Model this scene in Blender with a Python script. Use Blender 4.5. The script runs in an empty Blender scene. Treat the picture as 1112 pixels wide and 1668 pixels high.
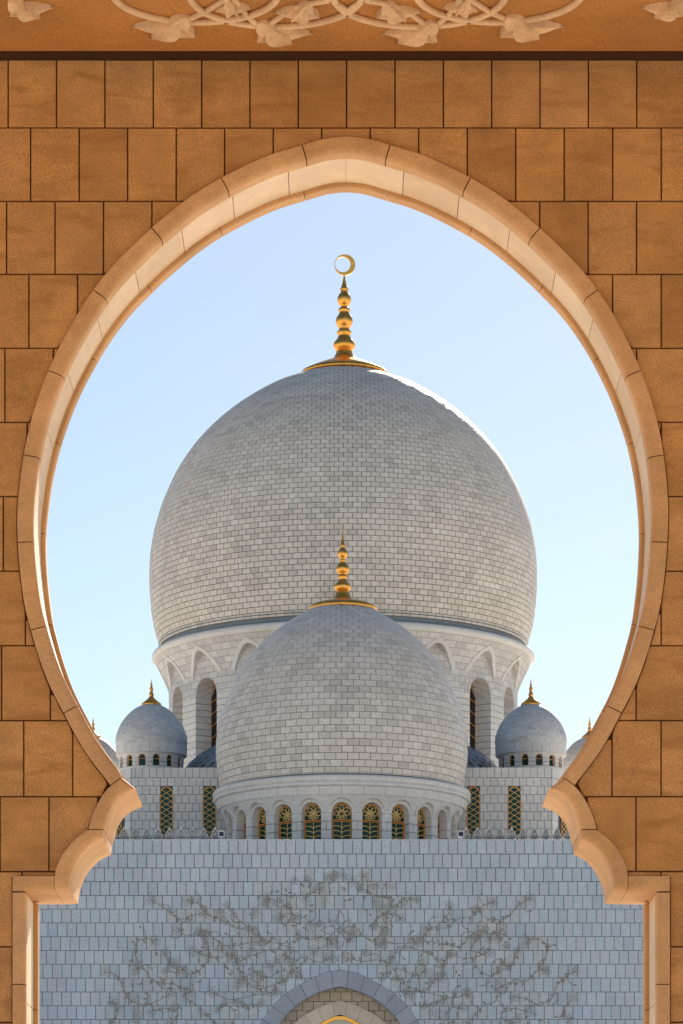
import bpy, bmesh, math, random
import numpy as np
from mathutils import Vector, Matrix

random.seed(7)
rng = np.random.default_rng(7)
D = bpy.data
SC = bpy.context.scene
COL = SC.collection
PI = math.pi

# ---------------------------------------------------------------- camera, sky, sun, exposure
F, CX, YH, EYE = 6000.0, 556.0, 2150.0, 1.6      # focal length and principal point in pixels of the 1112x1668 picture
cam = D.cameras.new('camera')
cam.sensor_fit = 'VERTICAL'
cam.sensor_height = 36.0
cam.lens = 36.0 * F / 1668.0
cam.shift_y = (YH - 834.0) / 1668.0
cam.clip_start = 0.5
cam.clip_end = 9000.0
camo = D.objects.new('camera', cam)
COL.objects.link(camo)
camo.location = (0, 0, EYE)
camo.rotation_euler = (PI / 2, 0, 0)
SC.camera = camo

SUN_EL, SUN_AZ = math.radians(24), math.radians(8)   # behind the great dome, a little to its right
world = D.worlds.new('World')
SC.world = world
world.use_nodes = True
wn = world.node_tree
wn.nodes.clear()
sky = wn.nodes.new('ShaderNodeTexSky')
sky.sky_type = 'NISHITA'
sky.sun_disc = False
sky.sun_elevation = SUN_EL
sky.sun_rotation = SUN_AZ
sky.altitude = 0
sky.air_density = 0.85
sky.dust_density = 0.11
sky.ozone_density = 0.6
bg = wn.nodes.new('ShaderNodeBackground')
bg.inputs['Strength'].default_value = 0.05
wo = wn.nodes.new('ShaderNodeOutputWorld')
wn.links.new(sky.outputs[0], bg.inputs[0])
wn.links.new(bg.outputs[0], wo.inputs[0])

sl = D.lights.new('sun', 'SUN')
sl.energy = 5.0
sl.angle = math.radians(0.5)
sl.color = (1.0, 0.88, 0.72)
so = D.objects.new('sun', sl)
COL.objects.link(so)
sdir = Vector((math.sin(SUN_AZ) * math.cos(SUN_EL), math.cos(SUN_AZ) * math.cos(SUN_EL), math.sin(SUN_EL)))
so.rotation_euler = sdir.to_track_quat('Z', 'Y').to_euler()
so.location = (30, 120, 140)

SC.view_settings.view_transform = 'Standard'
SC.view_settings.look = 'None'
SC.view_settings.exposure = 1.25
SC.view_settings.gamma = 1.0
SC.view_settings.use_curve_mapping = False
SC.cycles.max_bounces = 10
SC.cycles.diffuse_bounces = 6

# ---------------------------------------------------------------- helpers
def link(o, parent=None):
    COL.objects.link(o)
    if parent is not None:
        o.parent = parent
    return o

def tag(o, label=None, cat=None, group=None, kind=None):
    if label: o['label'] = label
    if cat: o['category'] = cat
    if group: o['group'] = group
    if kind: o['kind'] = kind
    return o

def empty(name, loc, label, cat, group=None):
    o = D.objects.new(name, None)
    o.location = loc
    link(o)
    return tag(o, label, cat, group)

def mesh(name, verts, faces, mats, smooth=False, fix=True, uvs=None, mat_ids=None):
    me = D.meshes.new(name)
    me.from_pydata([tuple(v) for v in verts], [], faces)
    for m in (mats if isinstance(mats, (list, tuple)) else [mats]):
        me.materials.append(m)
    if mat_ids is not None:
        me.polygons.foreach_set('material_index', mat_ids)
    if uvs is not None:
        l = me.uv_layers.new(name='UVMap')
        vi = np.empty(len(me.loops), dtype=np.int32)
        me.loops.foreach_get('vertex_index', vi)
        l.data.foreach_set('uv', np.asarray(uvs, dtype=np.float32)[vi].ravel())
    if fix:
        bm = bmesh.new(); bm.from_mesh(me)
        bmesh.ops.recalc_face_normals(bm, faces=bm.faces)
        bm.to_mesh(me); bm.free()
    if smooth:
        me.polygons.foreach_set('use_smooth', [True] * len(me.polygons))
    me.update()
    return me

def obj(name, me, parent=None, kind=None, loc=None, rz=0.0):
    o = D.objects.new(name, me)
    link(o, parent)
    if loc is not None: o.location = loc
    if rz: o.rotation_euler = (0, 0, rz)
    if kind: o['kind'] = kind
    return o

class MB:
    """collects pieces of one part"""
    def __init__(s): s.v = []; s.f = []
    def add(s, v, f):
        n = len(s.v)
        s.v += [tuple(p) for p in v]
        s.f += [tuple(i + n for i in q) for q in f]
    def box(s, x0, x1, y0, y1, z0, z1):
        s.add([(x0,y0,z0),(x1,y0,z0),(x1,y1,z0),(x0,y1,z0),(x0,y0,z1),(x1,y0,z1),(x1,y1,z1),(x0,y1,z1)],
              [(0,3,2,1),(4,5,6,7),(0,1,5,4),(1,2,6,5),(2,3,7,6),(3,0,4,7)])
    def loft(s, rings, closed_ring=True, cap=True, loop=False):
        n = len(rings[0]); v = [p for r in rings for p in r]; f = []
        m = len(rings)
        for i in range(m if loop else m - 1):
            a, b = i * n, ((i + 1) % m) * n
            for j in range(n if closed_ring else n - 1):
                k = (j + 1) % n
                f.append((a + j, a + k, b + k, b + j))
        if cap and closed_ring and not loop:
            f.append(tuple(range(n))[::-1]); f.append(tuple((m - 1) * n + j for j in range(n)))
        s.add(v, f)
    def tube(s, pts, r, n=4, taper=None, closed=False, up=(0, 1, 0)):
        pts = [Vector(p) for p in pts]; up = Vector(up); rings = []
        m = len(pts)
        for i, p in enumerate(pts):
            if closed: t = pts[(i + 1) % m] - pts[i - 1]
            else: t = pts[min(i + 1, m - 1)] - pts[max(i - 1, 0)]
            if t.length < 1e-9: t = Vector((0, 0, 1))
            t.normalize()
            a = t.cross(up)
            if a.length < 1e-6: a = t.cross(Vector((1, 0, 0)))
            a.normalize(); b = a.cross(t)
            rr = r * (taper[i] if taper else 1)
            rings.append([p + a * (rr * math.cos(2*PI*(j+.5)/n)) + b * (rr * math.sin(2*PI*(j+.5)/n)) for j in range(n)])
        s.loft(rings, True, not closed, closed)
    def make(s, name, mat, parent=None, smooth=False, kind=None, fix=True, **k):
        return obj(name, mesh(name, s.v, s.f, mat, smooth, fix), parent, kind, **k)

def lathe(name, prof, mat, parent, seg=96, smooth=True, uv=True, a0=-PI, a1=PI, kind=None, uscale=None):
    """surface of revolution about local z, seam at the back; u in metres at the widest radius, v arc length"""
    full = abs((a1 - a0) - 2 * PI) < 1e-6
    v, f, uvs = [], [], []
    R = uscale or max(p[0] for p in prof)
    L = [0.0]
    for i in range(1, len(prof)):
        L.append(L[-1] + math.hypot(prof[i][0]-prof[i-1][0], prof[i][1]-prof[i-1][1]))
    for i, (r, z) in enumerate(prof):
        for j in range(seg + 1):
            t = a0 + (a1 - a0) * j / seg
            v.append((r * math.sin(t), -r * math.cos(t), z)); uvs.append((t * R, L[i]))
    n = seg + 1
    for i in range(len(prof) - 1):
        for j in range(seg):
            f.append((i*n+j, i*n+j+1, (i+1)*n+j+1, (i+1)*n+j))
    return obj(name, mesh(name, v, f, mat, smooth, False, uvs), parent, kind)

def spline(pts, n=12, closed=False):
    """Catmull-Rom through the points"""
    pts = [np.array(p, float) for p in pts]; m = len(pts); out = []
    for i in range(m if closed else m - 1):
        if closed: p0, p1, p2, p3 = pts[i-1], pts[i], pts[(i+1) % m], pts[(i+2) % m]
        else:
            p1, p2 = pts[i], pts[i+1]
            p0 = pts[i-1] if i else 2*p1 - p2
            p3 = pts[i+2] if i + 2 < m else 2*p2 - p1
        for k in range(n):
            t = k / n
            out.append(.5*((2*p1) + (-p0+p2)*t + (2*p0-5*p1+4*p2-p3)*t*t + (-p0+3*p1-3*p2+p3)*t**3))
    if not closed: out.append(pts[-1])
    return out

# ---------------------------------------------------------------- materials
def nodes(name):
    m = D.materials.new(name); m.use_nodes = True
    nt = m.node_tree; b = nt.nodes['Principled BSDF']
    return m, nt, b
def N(nt, t, **k):
    n = nt.nodes.new(t)
    for a, v in k.items():
        if a.startswith('_'): n.inputs[a[1:].replace('_', ' ')].default_value = v
        else: setattr(n, a, v)
    return n
def ramp(nt, src, stops):
    r = nt.nodes.new('ShaderNodeValToRGB')
    e = r.color_ramp.elements
    while len(e) < len(stops): e.new(0.5)
    for i, (p, c) in enumerate(stops):
        e[i].position = p; e[i].color = (c[0], c[1], c[2], 1)
    nt.links.new(src, r.inputs[0])
    return r.outputs[0]
def mix(nt, a, b, fac, mode='MIX'):
    n = nt.nodes.new('ShaderNodeMix'); n.data_type = 'RGBA'; n.blend_type = mode
    for s, x in ((6, a), (7, b)):
        if hasattr(x, 'node'): nt.links.new(x, n.inputs[s])
        else: n.inputs[s].default_value = (x[0], x[1], x[2], 1)
    if hasattr(fac, 'node'): nt.links.new(fac, n.inputs[0])
    else: n.inputs[0].default_value = fac
    return n.outputs[2]
def math_(nt, op, a, b=None):
    n = nt.nodes.new('ShaderNodeMath'); n.operation = op
    for i, x in enumerate((a, b)):
        if x is None: continue
        if hasattr(x, 'node'): nt.links.new(x, n.inputs[i])
        else: n.inputs[i].default_value = x
    return n.outputs[0]

def stone(name, tones, grain=60.0, grain_amt=0.25, cloud=1.2, cloud_amt=0.25, bump=0.15, bump_d=0.004, rough=0.75,
          vein=0.0, vein_col=(.5, .3, .15), brick=None, spec=0.3):
    """tones: colours a single piece may take (picked per object / per loose piece)"""
    m, nt, b = nodes(name)
    geo = N(nt, 'ShaderNodeNewGeometry'); oi = N(nt, 'ShaderNodeObjectInfo')
    rnd = math_(nt, 'FRACT', math_(nt, 'ADD', math_(nt, 'MULTIPLY', geo.outputs['Random Per Island'], 7.31), math_(nt, 'MULTIPLY', oi.outputs['Random'], 3.77)))
    k = len(tones)
    col = ramp(nt, rnd, [(i / max(1, k - 1), t) for i, t in enumerate(tones)]) if k > 1 else None
    if col is None:
        rgb = N(nt, 'ShaderNodeRGB'); rgb.outputs[0].default_value = (*tones[0], 1); col = rgb.outputs[0]
    pos = geo.outputs['Position']
    c = N(nt, 'ShaderNodeTexNoise', _Scale=cloud, _Detail=5.0, _Roughness=0.6); nt.links.new(pos, c.inputs['Vector'])
    g = N(nt, 'ShaderNodeTexNoise', _Scale=grain, _Detail=3.0, _Roughness=0.7); nt.links.new(pos, g.inputs['Vector'])
    cl = ramp(nt, c.outputs[0], [(0.3, (1 - cloud_amt,) * 3), (0.7, (1 + cloud_amt * .4,) * 3)])
    gr = ramp(nt, g.outputs[0], [(0.32, (1 - grain_amt,) * 3), (0.68, (1 + grain_amt * .5,) * 3)])
    col = mix(nt, mix(nt, col, cl, 1.0, 'MULTIPLY'), gr, 1.0, 'MULTIPLY')
    if vein:
        off = N(nt, 'ShaderNodeCombineXYZ'); 
        nt.links.new(math_(nt, 'MULTIPLY', oi.outputs['Random'], 37.0), off.inputs[0]); nt.links.new(math_(nt, 'MULTIPLY', oi.outputs['Random'], 91.0), off.inputs[2])
        ad = N(nt, 'ShaderNodeVectorMath', operation='ADD'); nt.links.new(pos, ad.inputs[0]); nt.links.new(off.outputs[0], ad.inputs[1])
        mp = N(nt, 'ShaderNodeMapping'); mp.inputs['Rotation'].default_value = (0, math.radians(38), 0); mp.inputs['Scale'].default_value = (1, 1, 4.5)
        nt.links.new(ad.outputs[0], mp.inputs[0])
        vn = N(nt, 'ShaderNodeTexNoise', _Scale=1.6, _Detail=6.0, _Roughness=0.6, _Distortion=0.6); nt.links.new(mp.outputs[0], vn.inputs['Vector'])
        vf = ramp(nt, vn.outputs[0], [(0.50, (0, 0, 0)), (0.72, (vein,) * 3)])
        col = mix(nt, col, vein_col, vf)
    h = g.outputs[0]
    if brick:
        uv = N(nt, 'ShaderNodeUVMap')
        bt = N(nt, 'ShaderNodeTexBrick', _Scale=1.0)
        bt.inputs['Brick Width'].default_value = brick[0]; bt.inputs['Row Height'].default_value = brick[1]
        bt.inputs['Mortar Size'].default_value = brick[2]; bt.inputs['Mortar Smooth'].default_value = 0.3
        bt.inputs['Color1'].default_value = (1, 1, 1, 1); bt.inputs['Color2'].default_value = (.78, .78, .80, 1); bt.inputs['Mortar'].default_value = (*([brick[3]] * 3), 1)
        nt.links.new(uv.outputs[0], bt.inputs['Vector'])
        col = mix(nt, col, bt.outputs['Color'], 1.0, 'MULTIPLY')
        h = math_(nt, 'SUBTRACT', math_(nt, 'MULTIPLY', g.outputs[0], 0.4), math_(nt, 'MULTIPLY', bt.outputs['Fac'], 3.0))
    nt.links.new(col, b.inputs['Base Color'])
    b.inputs['Roughness'].default_value = rough
    b.inputs['Specular IOR Level'].default_value = spec
    if bump:
        bp = N(nt, 'ShaderNodeBump', _Strength=bump, _Distance=bump_d)
        nt.links.new(h, bp.inputs['Height']); nt.links.new(bp.outputs[0], b.inputs['Normal'])
    return m

def plain(name, col, rough=0.6, metal=0.0, spec=0.4, var=0.0, scale=20.0):
    m, nt, b = nodes(name)
    b.inputs['Base Color'].default_value = (*col, 1); b.inputs['Roughness'].default_value = rough
    b.inputs['Metallic'].default_value = metal; b.inputs['Specular IOR Level'].default_value = spec
    if var:
        geo = N(nt, 'ShaderNodeNewGeometry')
        c = N(nt, 'ShaderNodeTexNoise', _Scale=scale, _Detail=4.0); nt.links.new(geo.outputs['Position'], c.inputs['Vector'])
        nt.links.new(mix(nt, col, ramp(nt, c.outputs[0], [(.3, (1-var,)*3), (.7, (1+var,)*3)]), 1.0, 'MULTIPLY'), b.inputs['Base Color'])
        rr = ramp(nt, c.outputs[0], [(.3, (max(0, rough-.12),)*3), (.7, (min(1, rough+.12),)*3)])
        nt.links.new(rr, b.inputs['Roughness'])
    return m

WARMLIT = [(.66,.355,.135), (.55,.28,.098), (.71,.395,.16), (.60,.31,.112), (.68,.375,.155), (.53,.275,.10), (.69,.365,.13), (.61,.335,.135)]  # white marble tinted orange, the warm indoor light put into its colour
M_block = stone('warmlit_block', WARMLIT, grain=85, grain_amt=.36, cloud=2.6, cloud_amt=.26, bump=.5, bump_d=.006, vein=.8, vein_col=(.36,.17,.055), rough=.85)
M_trim = stone('warmlit_trim', [(.72,.435,.215), (.67,.395,.19), (.75,.465,.24)], grain=70, grain_amt=.17, cloud=3.0, cloud_amt=.20, bump=.3, bump_d=.004, vein=.35, vein_col=(.52,.29,.13), rough=.75)  # warm light tinted into the trim colour as well
M_soffit = stone('daylit_lining', [(.78,.58,.38), (.73,.53,.33), (.80,.61,.41)], grain=45, grain_amt=.07, cloud=2.5, cloud_amt=.14, bump=.1, vein=.3, vein_col=(.55,.36,.2), rough=.55)  # paler than the trim, painting in the outside light on the lining
M_core = plain('mortar_and_shade_dark', (.12,.05,.018), .95)
M_ceil = stone('ochre_plaster', [(.54,.255,.075)], grain=70, grain_amt=.34, cloud=1.0, cloud_amt=.2, bump=.4, bump_d=.005, rough=.9)
M_relief = stone('carved_cream_stone', [(.80,.57,.36)], grain=50, grain_amt=.16, cloud=5, cloud_amt=.22, bump=.3, rough=.65)
M_floor = stone('polished_floor', [(.60,.46,.31)], grain=8, grain_amt=.1, cloud=.6, cloud_amt=.12, bump=0, rough=.35)
M_ground = stone('courtyard_marble', [(.80,.755,.69)], grain=3, grain_amt=.08, cloud=.05, cloud_amt=.12, bump=0, rough=.5)
MARB = [(.82,.735,.64), (.73,.655,.575), (.85,.775,.685), (.78,.70,.615), (.65,.585,.52), (.83,.745,.655), (.78,.69,.625), (.86,.79,.705)]
M_dome = stone('dome_marble', MARB, grain=6, grain_amt=.16, cloud=.25, cloud_amt=.10, bump=.15, bump_d=.03, rough=.5)
M_domej = plain('dome_joint', (.20,.18,.165), .95)
M_marb = stone('white_marble', [(.79,.755,.71), (.75,.715,.675), (.82,.785,.745)], grain=4, grain_amt=.12, cloud=.4, cloud_amt=.12, bump=.08, bump_d=.02, rough=.5)
M_marbbrick = stone('white_marble_courses', [(.79,.745,.70)], grain=5, grain_amt=.14, cloud=.3, cloud_amt=.12, bump=.3, bump_d=.03, rough=.55, brick=(1.05, .52, .022, .45))
M_smalldome = stone('small_dome_marble', [(.76,.74,.71)], grain=6, grain_amt=.12, cloud=.5, cloud_amt=.10, bump=.2, bump_d=.02, rough=.45, brick=(.42, .24, .012, .72))
M_leadroof = stone('blue_grey_scales', [(.26,.30,.34), (.32,.36,.40), (.22,.26,.30)], grain=5, grain_amt=.2, cloud=.8, cloud_amt=.2, bump=.2, rough=.5)
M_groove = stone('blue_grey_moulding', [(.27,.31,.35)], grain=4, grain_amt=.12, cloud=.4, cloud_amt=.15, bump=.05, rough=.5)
PORT = [(.60,.665,.715), (.56,.625,.685), (.63,.69,.74), (.585,.61,.69), (.62,.67,.72), (.52,.59,.66), (.63,.645,.70), (.59,.665,.725)]  # marble tones carry the blue of shade in their colour
M_port = stone('shade_blue_marble', PORT, grain=7, grain_amt=.16, cloud=.35, cloud_amt=.12, bump=.12, bump_d=.02, rough=.55)
M_portf = stone('grey_beige_marble', [(.575,.615,.635), (.60,.63,.64), (.545,.59,.63), (.615,.63,.63), (.57,.63,.67)], grain=7, grain_amt=.18, cloud=.6, cloud_amt=.16, bump=.12, bump_d=.02, rough=.6)
M_portj = plain('portal_joint', (.13,.145,.165), .95)
M_merlon = stone('weathered_grey_stone', [(.72,.69,.655), (.66,.635,.60), (.76,.73,.69)], grain=9, grain_amt=.3, cloud=1.5, cloud_amt=.25, bump=.3, bump_d=.03, rough=.8)
M_vouss = stone('violet_grey_marble', [(.42,.43,.49), (.39,.41,.47), (.45,.46,.52)], grain=5, grain_amt=.12, cloud=.5, cloud_amt=.12, bump=.08, rough=.5)
M_nichearch = stone('cream_sand_stone', [(.80,.64,.49), (.74,.59,.45), (.83,.68,.53)], grain=5, grain_amt=.12, cloud=.6, cloud_amt=.12, bump=.08, rough=.55)
M_niche = stone('tan_marble', [(.62,.49,.37), (.56,.44,.33), (.66,.53,.41)], grain=5, grain_amt=.12, cloud=.5, cloud_amt=.12, bump=.08, rough=.55)
M_vine = plain('inlay_brown', (.32,.29,.265), .7, var=.25, scale=3)
M_leaf = plain('inlay_leaf', (.39,.36,.33), .7, var=.3, scale=2)
M_gold = plain('gilded_metal', (.96,.47,.10), .36, 1.0, var=.12, scale=2)
M_carve = plain('carved_shadow_grey', (.27,.25,.235), .9)
M_goldm = plain('gilded_lattice', (.86,.56,.20), .5, .15)
M_wood = plain('orange_frame', (.68,.27,.05), .5, var=.2, scale=3)
M_glass = plain('dark_green_glass', (.006,.045,.03), .2, 0, .22)
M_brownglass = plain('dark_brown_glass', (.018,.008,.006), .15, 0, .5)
M_navy = plain('navy_lens', (.008,.012,.035), .2)
M_white = plain('white_housing', (.75,.75,.74), .5)
M_pane = plain('pale_pane', (.62,.58,.42), .2)

# ---------------------------------------------------------------- ground
mb = MB(); mb.add([(-4000,-200,-.15),(4000,-200,-.15),(4000,6000,-.15),(-4000,6000,-.15)], [(0,1,2,3)])
tag(mb.make('ground', M_ground), kind='structure')

# ---------------------------------------------------------------- arcade: wall with the horseshoe arch
YA = 28.0
KA = YA / F
def W(x, y, d=0.0):
    return ((x - CX) * KA, YA + d, EYE + (YH - y) * KA)
XC_Y = [0, 223, 513, 566, 686, 862, 1280, 1350, 1430, 2600]
XC_X = [563.5, 563.5, 562.3, 561.4, 560.3, 557.7, 557.6, 557.5, 555.5, 555.5]
def xc(y): return float(np.interp(y, XC_Y, XC_X))
def mir(p): return (2 * xc(p[1]) - p[0], p[1])

OL = [(563.5,223.5),(528,227.5),(491.7,237.8),(430,257.4),(360,291.3),(302.7,327),(246.6,373),(205.7,412),(180,438.6),(152,474),(124,517),(97,566),(79,605),
      (62,650),(50,690),(38.6,742.6),(31,800),(28.2,845),(29.2,885),(32.6,928.7),(40,985),(50.5,1027.7),(63,1069.7),(80,1115),(104,1162.5),(137.3,1222.7),(180.5,1280.3)]
up = np.array(spline(OL, 10))
tan = np.gradient(up, axis=0)
tan /= np.linalg.norm(tan, axis=1)[:, None]
nrm = np.stack([-tan[:, 1], tan[:, 0]], 1)                    # candidate inward normal
c0 = np.array([558.0, 850.0])
sgn = np.sign(np.einsum('ij,ij->i', nrm, c0 - up)); nrm *= sgn[:, None]
nrm[0] = (0, 1)
TW = 26.0
upE = up + nrm * TW
upE[0] = (563.5, 250.5)
upE[-1] = (198.5, 1266.5)
arc = np.concatenate([[0], np.cumsum(np.linalg.norm(np.diff(up, axis=0), axis=1))])
# one run of stations from the right springing over the apex to the left springing
stO = [mir(p) for p in up[::-1]] + [tuple(p) for p in up[1:]]
stE = [(2 * xc(o[1]) - e[0], e[1]) for o, e in zip(up[::-1], upE[::-1])] + [tuple(p) for p in upE[1:]]
stA = list(-arc[::-1]) + list(arc[1:])
stO = np.array(stO); stE = np.array(stE); stA = np.array(stA)
def station(a):
    return (np.array([np.interp(a, stA, stO[:, i]) for i in (0, 1)]), np.array([np.interp(a, stA, stE[:, i]) for i in (0, 1)]))
def run(a0, a1, step=14.0):
    n = max(2, int(abs(a1 - a0) / step) + 1)
    return [station(a) for a in np.linspace(a0, a1, n)]

D1, D2, D3, DC, PROUD, RND = 0.13, 0.72, 0.87, 0.98, 0.035, 0.042
def trim_ring(O, E, d_back, rnd=RND):
    O = np.asarray(O, float); E = np.asarray(E, float)
    u = E - O; L = np.linalg.norm(u); u = u / L
    rp = min(rnd / KA, L * .6)
    pts = [W(O[0], O[1], d_back), W(O[0], O[1], -PROUD + .006), W(*(O + u * 1.3), -PROUD)]
    for k in range(6):
        t = k / 5 * PI / 2
        q = E - u * rp * (1 - math.sin(t))
        pts.append(W(q[0], q[1], -PROUD + rnd * (1 - math.cos(t))))
    pts.append(W(E[0], E[1], d_back))
    return pts

wall = empty('arcade_wall', W(xc(800), YH + EYE / KA, .4), 'marble block wall with warm orange light put into its colour, pierced by the horseshoe arch', 'wall')
wl = Vector(wall.location)
def wmake(mb, name, mat, smooth=False, kind=None, parent=None):
    mb.v = [(v[0] - wl.x, v[1] - wl.y, v[2] - wl.z) for v in mb.v]
    return mb.make(name, mat, parent or wall, smooth, kind)
def shade(o, ang=35):
    o.data.polygons.foreach_set('use_smooth', [True] * len(o.data.polygons))
    if hasattr(o.data, 'set_sharp_from_angle'): o.data.set_sharp_from_angle(angle=math.radians(ang))
    return o

JOINT = 0.9
def stone_from(stations, name, mat, ring):
    m = MB(); m.loft([ring(O, E) for O, E in stations]); return shade(wmake(m, name, mat))
# front trim voussoirs
marks = [float(arc[np.argmin(np.linalg.norm(up - np.array(p), axis=1))]) for p in [(491.7,237.8),(360,291.3),(246.6,373),(152,476),(80.5,603.7),(38.6,742.6),(29.2,885),(51,1027.7),(104,1162.5),(180.5,1280.3)]]
cuts = [-m for m in marks[::-1]] + marks
for a, b in zip(cuts[:-1], cuts[1:]):
    stone_from(run(a + JOINT, b - JOINT), 'voussoir', M_trim, lambda O, E: trim_ring(O, E, D1))
# pale panels lining the arch
def slab_ring(off_in, off_out, d0, d1):
    def ring(O, E):
        u = (E - O) / np.linalg.norm(E - O)
        a, b = E + u * off_in, E - u * off_out
        return [W(*b, d0), W(*a, d0), W(*a, d1), W(*b, d1)]
    return ring
amax = float(arc[-1])
nb = 13
for s in (-1, 1):
    for i in range(nb):
        a, b = s * amax * i / nb, s * amax * (i + 1) / nb
        if s < 0: a, b = b, a
        stone_from(run(a + JOINT * .7, b - JOINT * .7), 'lining_panel', M_soffit, slab_ring(-0.7, 22, D1 + .004, D2))
def back_ring(O, E):
    u = (E - O) / np.linalg.norm(E - O); r = 3.2
    a = E + u * 6.5
    pts = [W(*(E - u * 20), D2 + .006)]
    for k in range(4):
        t = k / 3 * PI / 2
        pts.append(W(*(a - u * r * (1 - math.sin(t))), D2 + .006 + r * KA * (1 - math.cos(t))))
    pts += [W(*a, D3), W(*(E - u * 20), D3)]
    return pts
cuts2 = np.linspace(-amax, amax, 18)
for a, b in zip(cuts2[:-1], cuts2[1:]):
    stone_from(run(a + .6, b - .6), 'back_voussoir', M_trim, back_ring)
# cusped corbels, ledge and jambs, both sides
C1 = [((180.5,1280.3),(198.5,1266.5)), ((178,1283),(221,1285)), ((172,1290),(206,1291)), ((166,1298),(193.5,1299)), ((158,1312),(183.5,1311)), ((152,1325),(177,1325)), ((147.5,1338),(173,1340)), ((144,1352),(169.2,1352))]
C2 = [((144,1352),(169.2,1352)), ((143,1353),(167,1366)), ((135,1358),(154,1372)), ((126,1365),(143,1380)), ((113,1378),(129.5,1395)), ((102,1393),(120.5,1412)), ((95,1406),(115,1428)), ((90.5,1419),(111.6,1448.6)), ((89,1428),(89,1449.5))]
LG = [((89,1427.4),(89,1449.5)), ((60,1427.4),(60,1449.5)), ((21,1427.4),(42,1449.5)), ((20.5,1453),(42,1453))]
def dens(st, n=4):
    """refine the curved run of a corbel; keep the sharp tip at index 1"""
    O = spline([s[0] for s in st[1:]], n); E = spline([s[1] for s in st[1:]], n)
    return [(np.array(st[0][0], float), np.array(st[0][1], float))] + list(zip(O, E))
def side(st, s): return st if s > 0 else [(np.array(mir(o)), np.array((2 * xc(o[1]) - e[0], e[1]))) for o, e in st]
def shrink(st, e0=1, e1=1):
    """open the joints at the ends"""
    st = [(np.array(o, float), np.array(e, float)) for o, e in st]
    for idx, nx, on in ((0, 1, e0), (-1, -2, e1)):
        if on:
            d = (st[nx][0] + st[nx][1]) - (st[idx][0] + st[idx][1]); d /= np.linalg.norm(d)
            st[idx] = (st[idx][0] + d * .8, st[idx][1] + d * .8)
    return st
for s in (1, -1):
    stone_from(side(shrink(dens(C1)), s), 'corbel', M_trim, lambda O, E: trim_ring(O, E, DC, .05))
    c2 = dens(C2[:-1]) + [(np.array(C2[-1][0], float), np.array(C2[-1][1], float))]
    stone_from(side(shrink(c2, 1, 0), s), 'corbel', M_trim, lambda O, E: trim_ring(O, E, DC, .05))
    stone_from(side(shrink(LG, 1, 1), s), 'ledge', M_trim, lambda O, E: trim_ring(O, E, DC))
    js = [1454, 1604, 1760, 1920, 2080, 2240, 2490]
    for a, b in zip(js[:-1], js[1:]):
        st = [((20.5, a), (42, a)), ((20.5, b), (42, b))]
        stone_from(side(shrink(st), s), 'jamb_stone', M_trim, lambda O, E: trim_ring(O, E, D1))
        a2, b2 = a + (0 if a == 1454 else 28), b + 28 if b < 2490 else b
        st = [((20.5, a2), (42, a2)), ((20.5, b2), (42, b2))]
        stone_from(side(shrink(st, a != 1454), s), 'lining_panel', M_soffit, slab_ring(-0.7, 20, D1 + .004, D2))
        stone_from(side(shrink(st, a != 1454), s), 'back_jamb_stone', M_trim, back_ring)
# mortar core behind the blocks; its bare top strip stands in for shade
WX0, WX1, WY0, WY1 = -260.0, 1372.0, -60.0, 2492.0
OPATH = [(float(o[0]), float(o[1])) for o in up[::-1][1:]][::-1]
left = [(563.5, 223.5)] + OPATH + [(166,1298),(152,1325),(144,1352),(126,1365),(102,1393),(90.5,1419),(89,1427.4),(21,1427.4),(20.5,1460),(20.5,2492)]
xo = np.array([p[0] for p in left]); yo = np.array([p[1] for p in left])
core = MB()
for s in (1, -1):
    front, outer = [], []
    for i, (x, y) in enumerate(left):
        t = min(1.0, max(0.0, (y - 223.5) / 500.0))
        ox, oy = ((563.5 + (WX0 - 563.5) * min(1, t * 2.2)), WY0 if t * 2.2 < 1 else max(WY0, (y - 450) * (2492 / 2042.) ))
        if i == len(left) - 1: ox, oy = WX0, 2492
        if i < len(up): p = tuple(np.array((x, y)) + nrm[min(i, len(up) - 1)] * 4)
        elif abs(y - 1427.4) < .1: p = (x + (2 if x < 50 else 0), y + 3)
        else: p = (x + 3, y)
        q = (ox, oy)
        if s < 0: p = mir(p); q = (2 * 563.5 - ox, oy)
        front.append(p); outer.append(q)
    rings = [[W(*p, .03), W(*p, .90), W(*q, .90), W(*q, .03)] for p, q in zip(front, outer)]
    core.loft(rings)
wmake(core, 'wall_core', M_core)
# blocks
rows = [97, 208, 327.5, 446.5, 567, 687.5, 808.5, 930, 1051.5, 1173.5, 1297.5, 1419.5, 1542, 1665, 1788, 1911]  # top course stops short, baring dark core as painted shade under the ceiling
fam = {0: (13.0, 1037.0), 1: (51.0, 1077.0)}
def joints(r):
    """x of the joints in course r: 13 gaps across the picture, the courses drift a little downwards"""
    t = r / 12.0
    if r % 2 == 0: a, b = 13 - 16 * t - 0, 1037 - 1.5 * t
    else: a, b = 51 - 17 * t, 1077 - 0.5 * t
    w = (b - a) / 13
    return [a + w * k for k in range(-4, 18)]
ylo = lambda x: float(np.interp(x if x < 563.5 else 2*563.0 - x, xo[:130][::-1] if xo[0] > xo[129] else xo[:130], yo[:130][::-1] if xo[0] > xo[129] else yo[:130]))
imin = int(np.argmin(xo[:len(up)]))
def arch_top(x):           # y of the outer trim edge above the widest point
    best = None
    xl = x
    if x > 563.5:
        y = 300.0
        for _ in range(8):
            xl = 2 * xc(y) - x
            y = float(np.interp(xl, xo[:imin+1][::-1], yo[:imin+1][::-1]))
        return y if xl >= xo[imin] else 1e4
    return float(np.interp(x, xo[:imin+1][::-1], yo[:imin+1][::-1])) if x >= xo[imin] else 1e4
low_x = lambda y: float(np.interp(y, yo, xo))
G = 1.05
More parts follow.
